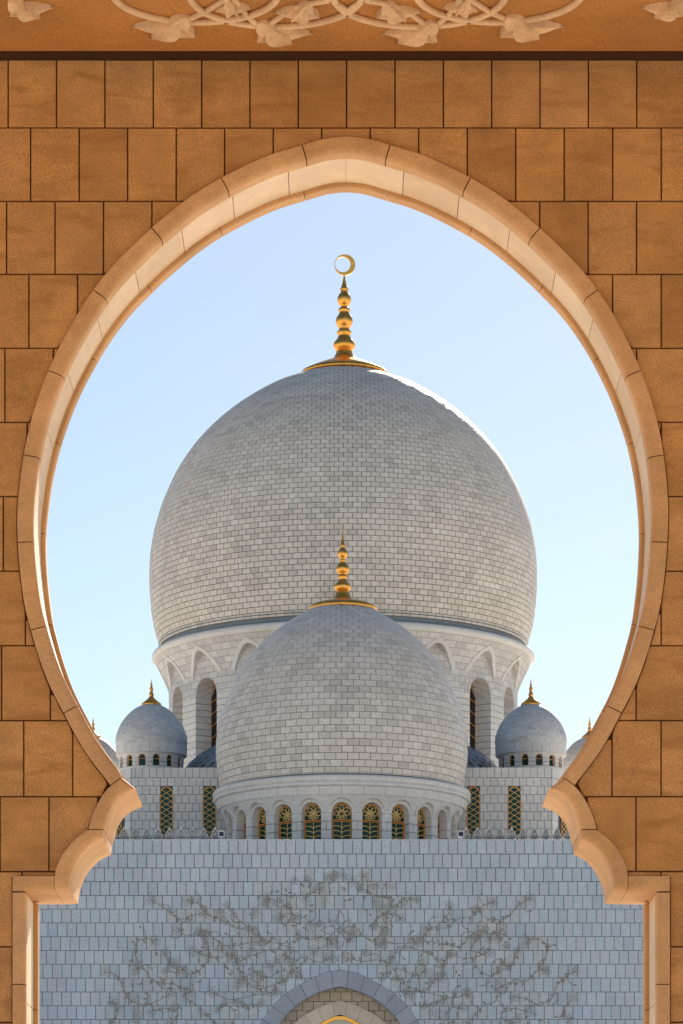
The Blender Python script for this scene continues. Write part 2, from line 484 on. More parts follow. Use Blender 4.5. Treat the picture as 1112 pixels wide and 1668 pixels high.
def block(poly):
    if len(poly) < 3: return
    P = np.array(poly); c = P.mean(0)
    if np.ptp(P[:, 0]) < 2.5 or np.ptp(P[:, 1]) < 2.5: return
    def inset(d):
        q = P - c
        ex = np.maximum(np.abs(q), 1e-6)
        return c + np.sign(q) * np.maximum(ex - d, ex * .5)
    dz = float(rng.uniform(-.003, .003))
    I = inset(.9)
    n = len(P)
    v = [W(*p, .07) for p in P] + [W(*p, .005 + dz) for p in P] + [W(*p, dz) for p in I]
    f = []
    for k in (0, 1):
        for j in range(n):
            a = k * n
            f.append((a + j, a + (j+1) % n, a + n + (j+1) % n, a + n + j))
    f.append(tuple(range(2*n, 3*n)))
    m = MB(); m.add(v, f); wmake(m, 'block', M_block)
for r in range(len(rows) - 1):
    y0, y1 = rows[r] + G, rows[r+1] - G
    J = joints(r)
    for xa, xb in zip(J[:-1], J[1:]):
        xa += G; xb -= G
        if xb < -190 or xa > 1300: continue
        if r <= 4:                                   # cut from below by the arch
            pts_top, pts_bot = [], []
            xs = sorted(set(list(np.linspace(xa, xb, 9)) + ([563.5] if xa < 563.5 < xb else [])))
            fine = np.linspace(xa, xb, 161)
            ok = [x for x in fine if arch_top(x) - 1.6 > y0]
            if not ok: continue
            a, b = min(ok), max(ok)
            xs = list(np.linspace(a, b, 13))
            top = [(a, y0), (b, y0)]
            bot = [(x, min(y1, arch_top(x) - 1.6)) for x in xs[::-1]]
            block([top[0], top[1]] + [q for q in bot if q[1] > y0 + .05])
        else:
            ys = sorted(set(list(np.linspace(y0, y1, 13)) + [q for q in (1280.3, 1352, 1427.4, 1427.0) if y0 < q < y1]))
            mid = .5 * (xa + xb)
            if mid < 558:
                L = [(min(xb, low_x(y) - 1.6), y) for y in ys]
                L = [p for p in L if p[0] > xa + .05]
                if not L: continue
                block([(xa, L[0][1])] + L + [(xa, L[-1][1])])
            else:
                L = [(max(xa, 2 * xc(y) - low_x(y) + 1.6), y) for y in ys]
                L = [p for p in L if p[0] < xb - .05]
                if not L: continue
                block([(xb, L[0][1])] + L + [(xb, L[-1][1])])
# plain facing below and beside what the picture shows
for x0, x1 in ((WX0, 17), (1094, WX1)):
    m = MB(); a, b = W(x0, 1913, .07), W(x1, 2492, 0); m.box(a[0], b[0], b[1], a[1], b[2], a[2]); wmake(m, 'lower_facing', M_block)

# ---------------------------------------------------------------- arcade ceiling with carved vines, arcade floor
ZC = EYE + (YH - 83) * (YA - .20) / F
ceil = MB(); ceil.box(-9, 9, 12.0, YA - .20, ZC, ZC + .5)  # held off the wall, a gap shaped to give a dark shadow line
co = tag(ceil.make('ceiling', M_ceil), kind='structure')
co['label'] = 'ochre ceiling carved with vines above the arch wall'
def CE(x, y):
    """a point of the ceiling plane from where it shows"""
    Y = F * (ZC - EYE) / (YH - y)
    return ((x - CX) * Y / F, Y)
def vine_ring(c, r, a0=0, a1=2*PI, rr=.026):
    n = 64
    closed = abs(a1 - a0 - 2*PI) < 1e-6
    pts = [(c[0] + r*math.cos(a0+(a1-a0)*k/n), c[1] + r*math.sin(a0+(a1-a0)*k/n), ZC - .018) for k in range(n if closed else n + 1)]
    m = MB(); m.tube(pts, rr, 8, closed=closed, up=(0, 0, 1))
    o = m.make('vine', M_relief, co, True)
def rings_at(xm, y_low, r):
    x, Y = CE(xm, y_low); return (x, Y - r)
MIRC = 565.5
for s in (1, -1):
    fx = lambda x: x if s > 0 else 2 * MIRC - x
    vine_ring(rings_at(fx(323), 32, .6), .6)
    vine_ring(rings_at(fx(451), 39, .62), .62)
    # stems twisting between the rings
    for P_ in ([(432,40),(450,28),(470,14),(500,3),(540,-4)], [(418,36),(402,22),(392,8),(380,-6)], [(290,33),(310,26),(332,16),(352,4),(372,-8)], [(566,12),(590,-2),(610,-14)]):
        pts = [CE(fx(p[0]), p[1]) for p in P_]
        m = MB(); m.tube([(q[0], q[1], ZC - .016) for q in spline(pts, 8)], .022, 8, up=(0, 0, 1)); m.make('vine', M_relief, co, True)
def petal(m, base, ang, L, wd, lift, curl=0.0, notch=0.0):
    """leaf-shaped dished petal hanging a little below the ceiling"""
    n = 9; rings = []
    ca, sa = math.cos(ang), math.sin(ang)
    for i in range(n):
        t = i / (n - 1)
        w = wd * (math.sin(PI * min(1, .10 + .88 * t)) ** .8) * (1 - .25 * t)
        cx_ = curl * t * t * L
        row = []
        for q in (-1, -.6, 0, .6, 1):
            lx = t * L - abs(q) * .10 * L * t; ly = q * w + cx_
            h = -lift * (math.sin(PI * (0.15 + .8*t))) * (1 - .55 * (1 - abs(q)) ) - .012
            row.append((base[0] + lx*ca - ly*sa, base[1] + lx*sa + ly*ca, ZC + h))
        rings.append(row + [(p[0], p[1], ZC + .01) for p in row[::-1]])
    m.loft(rings)
def flower(x, y, ang, sc, seed, n=3):
    rr = random.Random(seed)
    bx, by = CE(x, y)
    m = MB()
    # bell
    petal(m, (bx - .05*sc*math.cos(ang), by - .05*sc*math.sin(ang)), ang, .24*sc, .075*sc, .06)
    for k, da in enumerate(np.linspace(-.62, .62, n)):
        a = ang + da + rr.uniform(-.08, .08)
        petal(m, (bx + .09*sc*math.cos(ang), by + .09*sc*math.sin(ang)), a, sc*(.36 if k == n//2 else .31), sc*.085, .05 + .025*(k % 2), curl=.25*da)
    shade(m.make('flower', M_relief, co, True), 28)
# a lily turned towards the wall hangs on each ring
for s in (1, -1):
    fx = lambda x: x if s > 0 else 2 * MIRC - x
    fl = lambda a: a if s > 0 else PI - a
    flower(fx(296), 27, fl(math.radians(118)), 1.12, 1)
    flower(fx(430), 36, fl(math.radians(62)), 1.08, 2)
    flower(fx(22), 0, fl(math.radians(60)), .8, 3)
    flower(fx(500), 4, fl(math.radians(110)), .8, 4)
    flower(fx(372), -2, fl(math.radians(80)), .6, 5)
fl_ = MB(); fl_.box(-14, 14, -12, YA + 1.1, -.14, 0.0)
tag(fl_.make('floor', M_floor), kind='structure')

# ---------------------------------------------------------------- mosque helpers
def ZY(y, Y): return EYE + (YH - y) * Y / F
def XY(x, Y): return (x - CX) * Y / F

def resample(prof, h):
    P = np.array(prof, float)
    L = np.concatenate([[0], np.cumsum(np.hypot(*np.diff(P, axis=0).T))])
    n = max(1, int(round(L[-1] / h)))
    s = np.linspace(0, L[-1], n + 1)
    return [(float(np.interp(a, L, P[:, 0])), float(np.interp(a, L, P[:, 1]))) for a in s]

def dome_bricks(root, prof, bw, bh, gap, thick, nparts, mat, amax=108):
    """courses of curved stones laid on the dome; the ones that show largest are parts, the rest one part"""
    rowsP = resample(prof, bh)
    cand = []
    for i in range(len(rowsP) - 1):
        (r0, z0), (r1, z1) = rowsP[i], rowsP[i+1]
        rm = .5 * (r0 + r1)
        n = max(8, int(round(2 * PI * rm / bw)))
        da = 2 * PI / n
        sl = math.hypot(r1 - r0, z1 - z0); nz = -(r1 - r0) / sl; nr = (z1 - z0) / sl
        gz = gap / sl
        ra, za = r0 + (r1-r0)*gz*.5, z0 + (z1-z0)*gz*.5
        rb, zb = r1 - (r1-r0)*gz*.5, z1 - (z1-z0)*gz*.5
        ha = da/2 - gap/2/rm
        for k in range(n):
            th = (k + (.5 if i % 2 else 0)) * da
            th = (th + PI) % (2*PI) - PI
            if abs(th) > math.radians(amax): continue
            jit = random.uniform(-.12, .12) * gap
            vis = nr * math.cos(th) * .975 - nz * .22
            cand.append((vis * sl * rm * da, i, th, ra, za, rb, zb, ha, nr, nz, jit))
    cand.sort(key=lambda c: -c[0])
    cache = {}
    stuff = MB()
    def geom(ra, za, rb, zb, ha, nr, nz, th, ext):
        v = []
        for r, z in ((ra, za), (rb, zb)):
            for a in (-ha, ha):
                v.append((( r + nr*ext) * math.sin(th+a), -(r + nr*ext) * math.cos(th+a), z + nz*ext))
        for r, z in ((ra, za), (rb, zb)):
            for a in (-ha, ha):
                v.append(((r - nr*thick) * math.sin(th+a), -(r - nr*thick) * math.cos(th+a), z - nz*thick))
        return v, [(0,1,3,2), (4,5,1,0), (1,5,7,3), (3,7,6,2), (2,6,4,0)]
    for idx, (A, i, th, ra, za, rb, zb, ha, nr, nz, jit) in enumerate(cand):
        if idx < nparts:
            if i not in cache:
                v, f = geom(ra, za, rb, zb, ha, nr, nz, 0.0, 0.0)
                cache[i] = mesh('brick', v, f, mat, False, False)
            obj('brick', cache[i], root, rz=th)
        else:
            v, f = geom(ra, za, rb, zb, ha, nr, nz, th, jit)
            stuff.add(v, f)
    stuff.make('brickwork', mat, root, kind='stuff', fix=False)

def finial(root, pts, k, z0, mat=None, x=0.0, seg=32):
    """pts: (half width px, height above z0 px)"""
    prof = [(max(.003, a * k), z0 + b * k) for a, b in pts]
    P = []
    for i, p in enumerate(prof): P.append(p)
    o = lathe('finial', P, mat or M_gold, root, seg)
    if x: o.location = (x, 0, 0)
    return o
def ball(c, h, hw, n=7, neck=.45):
    """profile of a bulb centred at height c"""
    return [(hw * max(neck, math.cos(t)), c + h * math.sin(t)) for t in np.linspace(-PI/2*.92, PI/2*.92, n)]

def drum_arcade(root, R, zb, zs, zt, nwin, phase, half, depth, mat_stone, mat_wall, course, amax, two=False):
    """pillars of coursed stones between arched openings, spandrel wall above"""
    pitch = 2*PI / nwin
    ha = half / R
    lim = math.radians(amax)
    ks = [k for k in range(-nwin, nwin) if -PI <= phase + k*pitch < PI and abs(phase + k*pitch) < lim + pitch]
    ncourse = max(1, int(round((zs - zb) / course))); ch = (zs - zb) / ncourse
    cache = {}
    def pier(a0, a1, z0, z1, key):
        if key not in cache:
            g = .02
            seg = 4; rings = []
            for j in range(seg + 1):
                a = -(a1-a0)/2 + (a1-a0) * j / seg
                s_, c_ = math.sin(a), -math.cos(a)
                h = (z1 - z0)
                rings.append([(R*s_, R*c_, g), (R*s_, R*c_, h-g), ((R-depth)*s_, (R-depth)*c_, h-g), ((R-depth)*s_, (R-depth)*c_, g)])
            m = MB(); m.loft(rings); cache[key] = mesh('pier_stone', m.v, m.f, mat_stone)
        o = obj('pier_stone', cache[key], root, loc=(0, 0, z0), rz=(a0 + a1)/2)
    for k in ks:
        c = phase + k * pitch
        a0, a1 = c + ha, c + pitch - ha
        if abs((a0+a1)/2) > lim: continue
        for i in range(ncourse):
            if two and i % 2:
                mid = (a0 + a1) / 2; g = .012 / R
                pier(a0, mid - g, zb + i*ch, zb + (i+1)*ch, 'h'); pier(mid + g, a1, zb + i*ch, zb + (i+1)*ch, 'h')
            else: pier(a0, a1, zb + i*ch, zb + (i+1)*ch, 'f')
    # spandrels: outer skin down to the arch line plus its soffit
    m = MB(); uvs = []
    for k in ks:
        c = phase + k * pitch
        if abs(c) > lim + pitch: continue
        seg = 20
        offs = [-pitch/2] + [-ha + 2*ha*j/seg for j in range(seg+1)] + [pitch/2]
        low = [zs] + [zs + half * math.sqrt(max(0, 1 - (2*j/seg - 1)**2)) for j in range(seg+1)] + [zs]
        rings = []
        for a, zl in zip(offs, low):
            s_, c_ = math.sin(c + a), -math.cos(c + a)
            rings.append([((R-depth)*s_, (R-depth)*c_, zl), (R*s_, R*c_, zl), (R*s_, R*c_, zt)])
            for rr, zz in ((R-depth, zl - .9), (R, zl), (R, zt)): uvs.append(((c+a)*R, zz))
        m.loft(rings, closed_ring=False)
    me = mesh('spandrel', m.v, m.f, mat_wall, False, False, uvs)
    obj('spandrel', me, root)
    # ring of dark inside wall behind the openings
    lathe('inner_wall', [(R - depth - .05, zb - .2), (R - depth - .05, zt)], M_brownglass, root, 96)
    return [phase + k*pitch for k in ks if abs(phase + k*pitch) <= lim]

def flare(root, R0, R1, z0, z1, n, phase, half, zsp, rise, mat_wall, mat_arch, band, pointed, amax, power=1.6):
    """corbelled band: a shell leaning outwards whose lower edge is a row of arches, with an archivolt round each"""
    pitch = 2*PI/n; ha = half / R0; lim = math.radians(amax)
    def rad(z): return R0 + .012 + (R1 - R0) * max(0, (z - z0)/(z1 - z0)) ** power
    def arch(t, extra=0.0):     # t in -1..1 across the opening -> height above zsp
        t = abs(t)
        if pointed: return (rise) * (1 - t ** 1.75)
        return rise * math.sqrt(max(0, 1 - t*t))
    m = MB(); uvs = []; mA = MB()
    ks = [k for k in range(-n, n) if -PI <= phase + k*pitch < PI and abs(phase + k*pitch) < lim + pitch]
    NZ = 6
    for k in ks:
        c = phase + k*pitch; seg = 24
        offs = [-pitch/2, -ha - 1e-4] + [-ha + 2*ha*j/seg for j in range(seg+1)] + [ha + 1e-4, pitch/2]
        low = [z0, z0] + [zsp + arch(2*j/seg - 1) for j in range(seg+1)] + [z0, z0]
        rings = []
        for a, zl in zip(offs, low):
            s_, c_ = math.sin(c+a), -math.cos(c+a)
            ring = [((R0-.05)*s_, (R0-.05)*c_, zl)]; uvs.append(((c+a)*R0, zl - .4))
            for q in range(NZ + 1):
                z = zl + (z1 - zl)*q/NZ; r = rad(z)
                ring.append((r*s_, r*c_, z)); uvs.append(((c+a)*R0, z))
            rings.append(ring)
        m.loft(rings, closed_ring=False)
        # archivolt: a raised band following the arch
        rr = []
        for j in range(seg + 1):
            t = 2*j/seg - 1
            pts = []
            for e, pr in ((0, .0), (0, .05), (1, .05), (1, .0)):
                a = ha * t * (1 + e * band / half); z = zsp + arch(t) + e * band * (math.sqrt(max(0.05, 1 - t*t)) if not pointed else (1 - .35*abs(t)))
                r = rad(z) + pr
                pts.append((r*math.sin(c+a), -r*math.cos(c+a), z))
            rr.append(pts)
        mA = MB(); mA.loft(rr); 
        if abs(c) <= lim: mA.make('archivolt', mat_arch, root)
    obj('corbel_table', mesh('corbel_table', m.v, m.f, mat_wall, False, False, uvs), root)

def arched(w, h0, h1, n=14):
    """outline of a round-headed window: half width w, sill h0, springing h1"""
    return [(-w, h0)] + [(-w*math.cos(PI*j/n), h1 + w*math.sin(PI*j/n)) for j in range(n+1)] + [(w, h0)]
def strip(m, outl, wd, d0, d1, closed=False):
    """frame bar of width wd running inside the outline"""
    P = np.array(outl); n = len(P); rings = []
    for i in range(n):
        t = P[min(i+1, n-1)] - P[max(i-1, 0)]; t = t / np.linalg.norm(t)
        nn = np.array([t[1], -t[0]])
        q = P[i] + nn * wd
        rings.append([(P[i][0], d0, P[i][1]), (q[0], d0, q[1]), (q[0], d1, q[1]), (P[i][0], d1, P[i][1])])
    m.loft(rings)

def place_window(root, frame_me, subs, r, th, name='window'):
    w = obj(name, frame_me, root, loc=(r*math.sin(th), -r*math.cos(th), 0), rz=th)
    for nm, me in subs: obj(nm, me, w)
    return w

# ---------------------------------------------------------------- great dome
YM = 317.0; KM = YM / F
ZB = 41.0
gd = empty('great_dome', (XY(558.8, YM), YM, ZB), 'huge pale marble dome with a tall crescent finial, rising behind the others', 'dome')
zr = lambda y: ZY(y, YM) - ZB
prof = [(298,1058),(306.5,1030),(312,1000),(315,965),(315.5,935),(313.5,902),(305,858),(288,809),(263,760),(228,715),(183,674),(133,641),(100,625.5),(66,613),(30,606)]
profm = [(float(p[0])*KM, zr(float(p[1]))) for p in spline(prof, 6)]
lathe('dome_shell', [(r - .045, z) for r, z in profm], M_domej, gd, 128)
dome_bricks(gd, profm[:-4], 14.3*KM, 8.7*KM, .055, .10, 300, M_dome)
# neck: blue-grey hollow moulding, pale torus
zt = zr(1058)
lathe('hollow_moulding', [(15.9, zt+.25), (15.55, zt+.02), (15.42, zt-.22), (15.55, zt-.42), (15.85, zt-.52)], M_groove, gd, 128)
tor = [(15.85, zt-.52)] + [(16.12 + .34*math.cos(t), zt-.86 + .34*math.sin(t)) for t in np.linspace(2.0, -1.3, 10)] + [(15.95, zt-1.25)]
lathe('torus_moulding', tor, M_marb, gd, 128)
zf1 = zt - 1.22
RD = 15.0
flare(gd, RD, 16.15, zf1 - 2.9, zf1, 18, math.radians(10), 1.78, zf1 - 2.75, 2.05, M_marbbrick, M_marb, .34, True, 105, 1.5)
wins = drum_arcade(gd, RD, 0.6, 53.75 - ZB, zf1 + .1, 18, math.radians(10), 1.43, 1.75, M_marb, M_marbbrick, .52, 100)
m = MB(); m.add([(-1.42, 0, 0), (1.42, 0, 0), (1.42, 0, 12.8), (0, 0, 14.2), (-1.42, 0, 12.8)], [(0,1,2,3,4)]); me_g = mesh('glass', m.v, m.f, M_brownglass)
m = MB(); strip(m, arched(1.44, 0, 12.75), .10, -.10, 0.0); m.tube([(0,-.05,0),(0,-.05,14.1)], .05)
for q in range(14): m.tube([(-1.4,-.05,q*1.0+.3),(0,-.05,q*1.0+.9),(1.4,-.05,q*1.0+.3)], .035)
me_f = mesh('window', m.v, m.f, M_wood)
for th in wins:
    w = place_window(gd, me_f, [('glass', me_g)], RD - 1.62, th)
lathe('drum_base', [(RD + .1, 0), (RD + .1, .6), (RD - .2, .62)], M_marb, gd, 96)
fz = zr(601)
pts = [(60,-12),(70,-12),(70.5,-8),(69,-5.5),(60,-1),(45,6),(30,12),(20,15.5),(18.5,16.5),(15.5,21),(13.2,26.5),(13.2,28)] + ball(38.5,12.5,18,9,.62) + [(9.5,53),(9.5,55),(12,57.5),(12.2,60),(9,63)] + ball(78,13,14.2,9,.6) + [(7,92),(9.5,94),(9.5,97.5),(6.2,100.5)] + ball(113,12.5,11.4,9,.5) + [(5.2,126),(7,129),(7,131),(5,132.5),(3.2,140),(1.4,150),(.9,155)]
finial(gd, pts, KM, fz, x=XY(560.5, YM) - XY(558.8, YM), seg=48)
m = MB(); rings = []; nseg = 56
cz = zr(431.8); R1, R2 = 17*KM, 12.6*KM; ox, oz = -3.4*KM, .6*KM
for j in range(nseg):
    t = 2*PI*j/nseg
    o = (R1*math.cos(t), R1*math.sin(t)); i_ = (ox + R2*math.cos(t), oz + R2*math.sin(t))
    rings.append([(o[0], -.10, cz+o[1]), (i_[0], -.10, cz+i_[1]), (i_[0], .10, cz+i_[1]), (o[0], .10, cz+o[1])])
m.loft(rings, loop=True)
o = m.make('crescent', M_gold, gd); o.location = (XY(561.5, YM) - XY(558.8, YM), 0, 0)

# ---------------------------------------------------------------- low scaled roof in front of the great drum
YL = 289.0; KL = YL / F
lr = empty('scaled_half_dome', (XY(556, YL), YL, 41.6), 'low blue grey roof dome covered in overlapping scales, below the great drum', 'dome')
zl0 = ZY(1275, YL) - 41.6
A_, H_ = 258*KL, 85*KL
lathe('roof_shell', [(A_, 0), (A_, zl0)] + [(A_*math.cos(t), zl0 + H_*math.sin(t)) for t in np.linspace(0.02, PI/2*.99, 14)], M_groove, lr, 96)
sc_m = MB()
for i in range(15):
    t = .02 + i * .075
    r, z = A_*math.cos(t) + .05, zl0 + H_*math.sin(t)
    t2 = t + .15; r2, z2 = A_*math.cos(t2) + .05, zl0 + H_*math.sin(t2)
    n = 58
    for k in range(n):
        th = 2*PI*(k + .5*(i % 2))/n
        th = (th + PI) % (2*PI) - PI
        if abs(th) > 1.9: continue
        w = PI/n
        q = lambda rr, a, zz, e: ((rr+e)*math.sin(th+a), -(rr+e)*math.cos(th+a), zz)
        sc_m.add([q(r, 0, z - .06, .26), q(r*.985, w*.8, z + .14, .15), q(r2, w, z2, .0), q(r2, -w, z2, .0), q(r*.985, -w*.8, z + .14, .15), q(r2, 0, z2, .10)],
                 [(0,1,5), (1,2,5), (2,3,5), (3,4,5), (4,0,5)])
sc_m.make('scales', M_leadroof, lr, kind='stuff')

# ---------------------------------------------------------------- front dome
YF = 264.0; KF = YF / F
ZBF = 33.8
fd = empty('front_dome', (XY(556.4, YF), YF, ZBF), 'pale marble dome over a ring of gold latticed windows, standing in front', 'dome')
zr = lambda y: ZY(y, YF) - ZBF
prof = [(197.5,1289),(201.5,1265),(204.5,1240),(205.3,1222),(202.8,1195),(194.5,1161),(181.5,1127),(163.5,1091),(135,1054.5),(97.5,1022.5),(54,994.5),(25,984)]
profm = [(float(p[0])*KF, zr(float(p[1]))) for p in spline(prof, 6)]
lathe('dome_shell', [(r - .04, z) for r, z in profm], M_domej, fd, 128)
dome_bricks(fd, profm[:-3], 18.4*KF, 10.9*KF, .042, .09, 300, M_dome)
zt = zr(1289)
zz = lambda y: ZY(y, YF - 9.1) - ZBF
lathe('hollow_moulding', [(8.72, zt+.1), (8.60, zt-.02), (8.66, zt-.1), (8.9, zt-.14)], M_groove, fd, 128)
ring = [(8.9, zt-.14)] + [(9.02 + .24*math.cos(t), zt-.34 + .22*math.sin(t)) for t in np.linspace(1.7, -1.2, 8)] + [(9.05, zt-.56)] + [(9.08 + .17*math.cos(t), zt-.72 + .15*math.sin(t)) for t in np.linspace(1.2, -1.4, 8)] + [(9.0, zt-.90)]
lathe('torus_moulding', ring, M_marb, fd, 128)
# frieze of long curved slabs
zfa, zfb = zt - .91, zt - 1.44
nfr = 36
for k in range(nfr):
    th = 2*PI*(k+.5)/nfr; th = (th + PI) % (2*PI) - PI
    if abs(th) > 1.85: continue
    m = MB(); ha = PI/nfr - .0014; rings = []
    for j in range(4):
        a = -ha + 2*ha*j/3
        rings.append([(rr*math.sin(a), -rr*math.cos(a), z_) for rr, z_ in ((9.02, zfa), (8.86, zfb), (8.3, zfb), (8.3, zfa))])
    m.loft(rings); obj('frieze_slab', mesh('frieze_slab', m.v, m.f, M_marb), fd, rz=th)
RF = 8.24
flare(fd, RF, 8.72, zfb - 1.0, zfb, 24, 0.0, .86, zfb - 1.03, .80, M_marb, M_marb, .13, False, 105, 1.4)
zsF = zfb - 1.18
wins = drum_arcade(fd, RF, 0.0, zsF, zfb + .02, 24, 0.0, .72, .85, M_marb, M_marb, .62, 100, two=True)
# drum window: orange frame, rosette, leaf-shaped bars, green glass
ww, zs_ = .71, zsF
m = MB(); strip(m, arched(ww, 0, zs_), .07, -.10, 0.0)
m.box(-ww, ww, -.11, 0, zs_-.50, zs_-.43); m.box(-ww+.05, ww-.05, -.12, 0, zs_-.60, zs_-.55)
for x in (-ww+.11, ww-.16): m.box(x, x+.05, -.11, 0, 0, zs_-.5)
me_f = mesh('window', m.v, m.f, M_wood)
m = MB(); cz = zs_ + .0
for k in range(8):
    a = PI/2 + 2*PI*k/8
    c_, s_ = math.cos(a), math.sin(a)
    R_ = .60 if s_ > -.5 else .45
    for sgn_ in (-1, 1):
        pts = []
        for q in range(7):
            t = q/6; l = R_*t; wv = sgn_*.15*math.sin(PI*t)**.9
            pts.append((l*c_ - wv*s_, -.06, cz + l*s_ + wv*c_))
        m.tube(pts, .030)
m.tube([(.24*math.cos(t), -.06, cz + .24*math.sin(t)) for t in np.linspace(0, 2*PI, 17)[:-1]], .018, closed=True)
m.tube([(.62*math.cos(t), -.06, cz + .62*math.sin(t)) for t in np.linspace(-.3, PI+.3, 17)], .022)
m.tube([(0, -.06, 0), (0, -.06, zs_-.6)], .03)
for q in range(7):
    z = zs_ - 1.0 - q*.34
    if z < 0: break
    for sg in (-1, 1):
        m.tube([(0, -.06, z), (sg*.2, -.06, z+.11), (sg*.42, -.06, z+.15), (sg*.62, -.06, z+.12)], .033)
me_l = mesh('lattice', m.v, m.f, M_goldm)
m = MB(); O_ = arched(ww, 0, zs_); m.add([(x, -.01, z) for x, z in O_], [tuple(range(len(O_)))]); me_g = mesh('glass', m.v, m.f, M_glass)
for th in wins: place_window(fd, me_f, [('lattice', me_l), ('glass', me_g)], RF - .72, th)
fz = zr(994)
pts = [(52,-2.5),(55.2,-1.5),(56,1.5),(54.5,5),(50,8),(40,11),(28,14),(18,16),(17,17),(13.5,22),(11.4,28),(11,29)] + ball(38,9.8,13.8,9,.55) + [(5.5,50),(7.4,52.5),(7.6,55),(6,57.5)] + ball(67,9.8,11,9,.55) + [(4.6,78.5),(5.4,80),(5.4,82),(4,83.5)] + ball(92,8.8,8.6,9,.5) + [(3.6,102),(4.8,104.5),(4.6,106),(3.4,107.5),(2,117),(.9,127),(.45,131),(.4,137)]
finial(fd, pts, KF, fz, x=XY(558, YF) - XY(556.4, YF), seg=48)

# ---------------------------------------------------------------- small domes
def small_dome(x, Y, k, ytop, zbase, label, drop):
    """k: metres per picture pixel of the profile; ytop: where the finial disc sits"""
    d = empty('small_dome', (XY(x, Y), Y, zbase), label, 'dome', 'small domes flanking the great dome')
    zd = ZY(ytop, Y) - zbase
    P_ = [(57.3,-75),(58.5,-68),(58.2,-60),(56.5,-53),(51,-39.5),(44,-29),(35,-19),(26,-12),(17,-7.5),(8,-5.5)]
    pm = [(float(p[0])*k, zd + float(p[1])*k) for p in spline(P_, 6)]
    lathe('dome_shell', pm, M_smalldome, d, 72)
    b0, b1 = zd - 75*k, zd - 90*k
    n = 24
    m = MB(); ha = PI/n - .004; rings = []
    for j in range(4):
        a = -ha + 2*ha*j/3
        rings.append([(r_*k*math.sin(a), -r_*k*math.cos(a), z_) for r_, z_ in ((58.3, b0), (57.6, b1), (50, b1), (50, b0))])
    m.loft(rings); me = mesh('band_slab', m.v, m.f, M_marb)
    for q in range(n): obj('band_slab', me, d, rz=2*PI*(q+.5)/n)
    lathe('neck', [(57*k, b0 + .01), (49*k, b0 - .01), (49*k, b1)], M_domej, d, 48)
    R = 53*k
    zs = b1 - 9.0*k
    drum_top = b1
    ws = drum_arcade(d, R, b1 - 22*k, zs, drum_top, 14, math.radians(12), 6.0*k, .28, M_marb, M_marb, 6*k, 95)
    m = MB(); strip(m, arched(5.8*k, b1 - 22*k, zs), 1.1*k, -.06, 0); m.box(-5.8*k, 5.8*k, -.06, 0, zs - 2*k, zs - .8*k); mf = mesh('window', m.v, m.f, M_wood)
    m = MB(); O_ = arched(5.8*k, b1 - 22*k, zs); m.add([(x_, -.01, z_) for x_, z_ in O_], [tuple(range(len(O_)))]); mg = mesh('glass', m.v, m.f, M_glass)
    for th in ws: place_window(d, mf, [('glass', mg)], R - .24, th)
    lathe('drum_base', [(R + .05, b1 - 22*k), (R + .05, 0)], M_marb, d, 48)
    pts = [(15,-7.5),(16.4,-6.5),(16.2,-4),(11,0),(6.5,4),(5,5),(4,7.5)] + ball(11,3.4,4.4,6,.6) + [(2.2,15),(2.9,16),(2.2,17)] + ball(20,3,3.4,6,.6) + [(1.8,23.5),(2.3,24.3)] + ball(26.5,2,2.2,5,.5) + [(1.2,29),(.7,32),(.3,36)]
    finial(d, pts, k, zd, seg=24)
    return d
BZ = ZY(1250, 268.0)
small_dome(246.3, 283.0, 283/F, 1142.5, BZ - .1, 'small grey marble dome on the hall roof, on the shaded side of the great drum', 0)
small_dome(864.5, 283.0, 283/F, 1142.5, BZ - .1, 'small grey marble dome on the hall roof, on the sunward side of the great drum', 0)
small_dome(151.5, 335.0, .80*335/F, 1197, 33.8, 'farther small dome mostly hidden by the arch, on the shaded side', 0)
small_dome(960.0, 335.0, .80*335/F, 1197, 33.8, 'farther small dome mostly hidden by the arch, on the sunward side', 0)

# ---------------------------------------------------------------- hall block behind the portal, with tall lattice windows
YB = 268.0; KB = YB / F
hb = empty('hall_block', (XY(556, YB), YB, 33.8), 'pale stone hall wall with tall arched lattice windows behind the portal', 'building')
def HB(x, y): return (XY(x, YB) - XY(556, YB), ZY(y, YB) - 33.8)
ztop = HB(0, 1250)[1]
hx = HB(556 + 342, 0)[0]
CH = 3.4                                              # chamfer of the corners
m = MB()
foot = [(-hx, .09), (hx, .09), (hx + CH*.55, .09 + CH), (hx + CH*.55, 34), (-hx - CH*.55, 34), (-hx - CH*.55, .09 + CH)]
m.loft([[(x, y, 0) for x, y in foot], [(x, y, ztop - .02) for x, y in foot]])
m.make('wall_mass', M_portj, hb)
wcs = [270.8, 341, 771, 837.5]
wh = 10.8
ys = [1250, 1266.6, 1280.3, 1294.3, 1308.2, 1322, 1336, 1350, 1364, 1378, 1392]
def hall_stone(x0, x1, y0, y1, deep=.12):
    g = .35
    a, b = HB(x0 + g, y0 + g), HB(x1 - g, y1 - g)
    if b[0] - a[0] < .06: return
    m = MB(); dz = random.uniform(0, .012)
    m.box(a[0], b[0], dz, deep, b[1], a[1]); m.make('stone', M_marb, hb)
for r in range(len(ys) - 1):
    x = 214.0 + (0 if r % 2 else 5.8)
    xs = [214.0]
    while x < 898: xs.append(x) if x > 215 else None; x += 11.7
    xs.append(898.0)
    for a, b in zip(xs[:-1], xs[1:]):
        if 372 < a and b < 740: continue
        segs = [(a, b)]
        if ys[r] >= 1280:
            for w in wcs:
                ns = []
                lo = wh if ys[r] > 1290 else wh * .93
                for p, q in segs:
                    if q <= w - lo or p >= w + lo: ns.append((p, q))
                    else:
                        if p < w - lo: ns.append((p, w - lo))
                        if q > w + lo: ns.append((w + lo, q))
                segs = ns
        for p, q in segs: hall_stone(p, q, ys[r], ys[r+1])
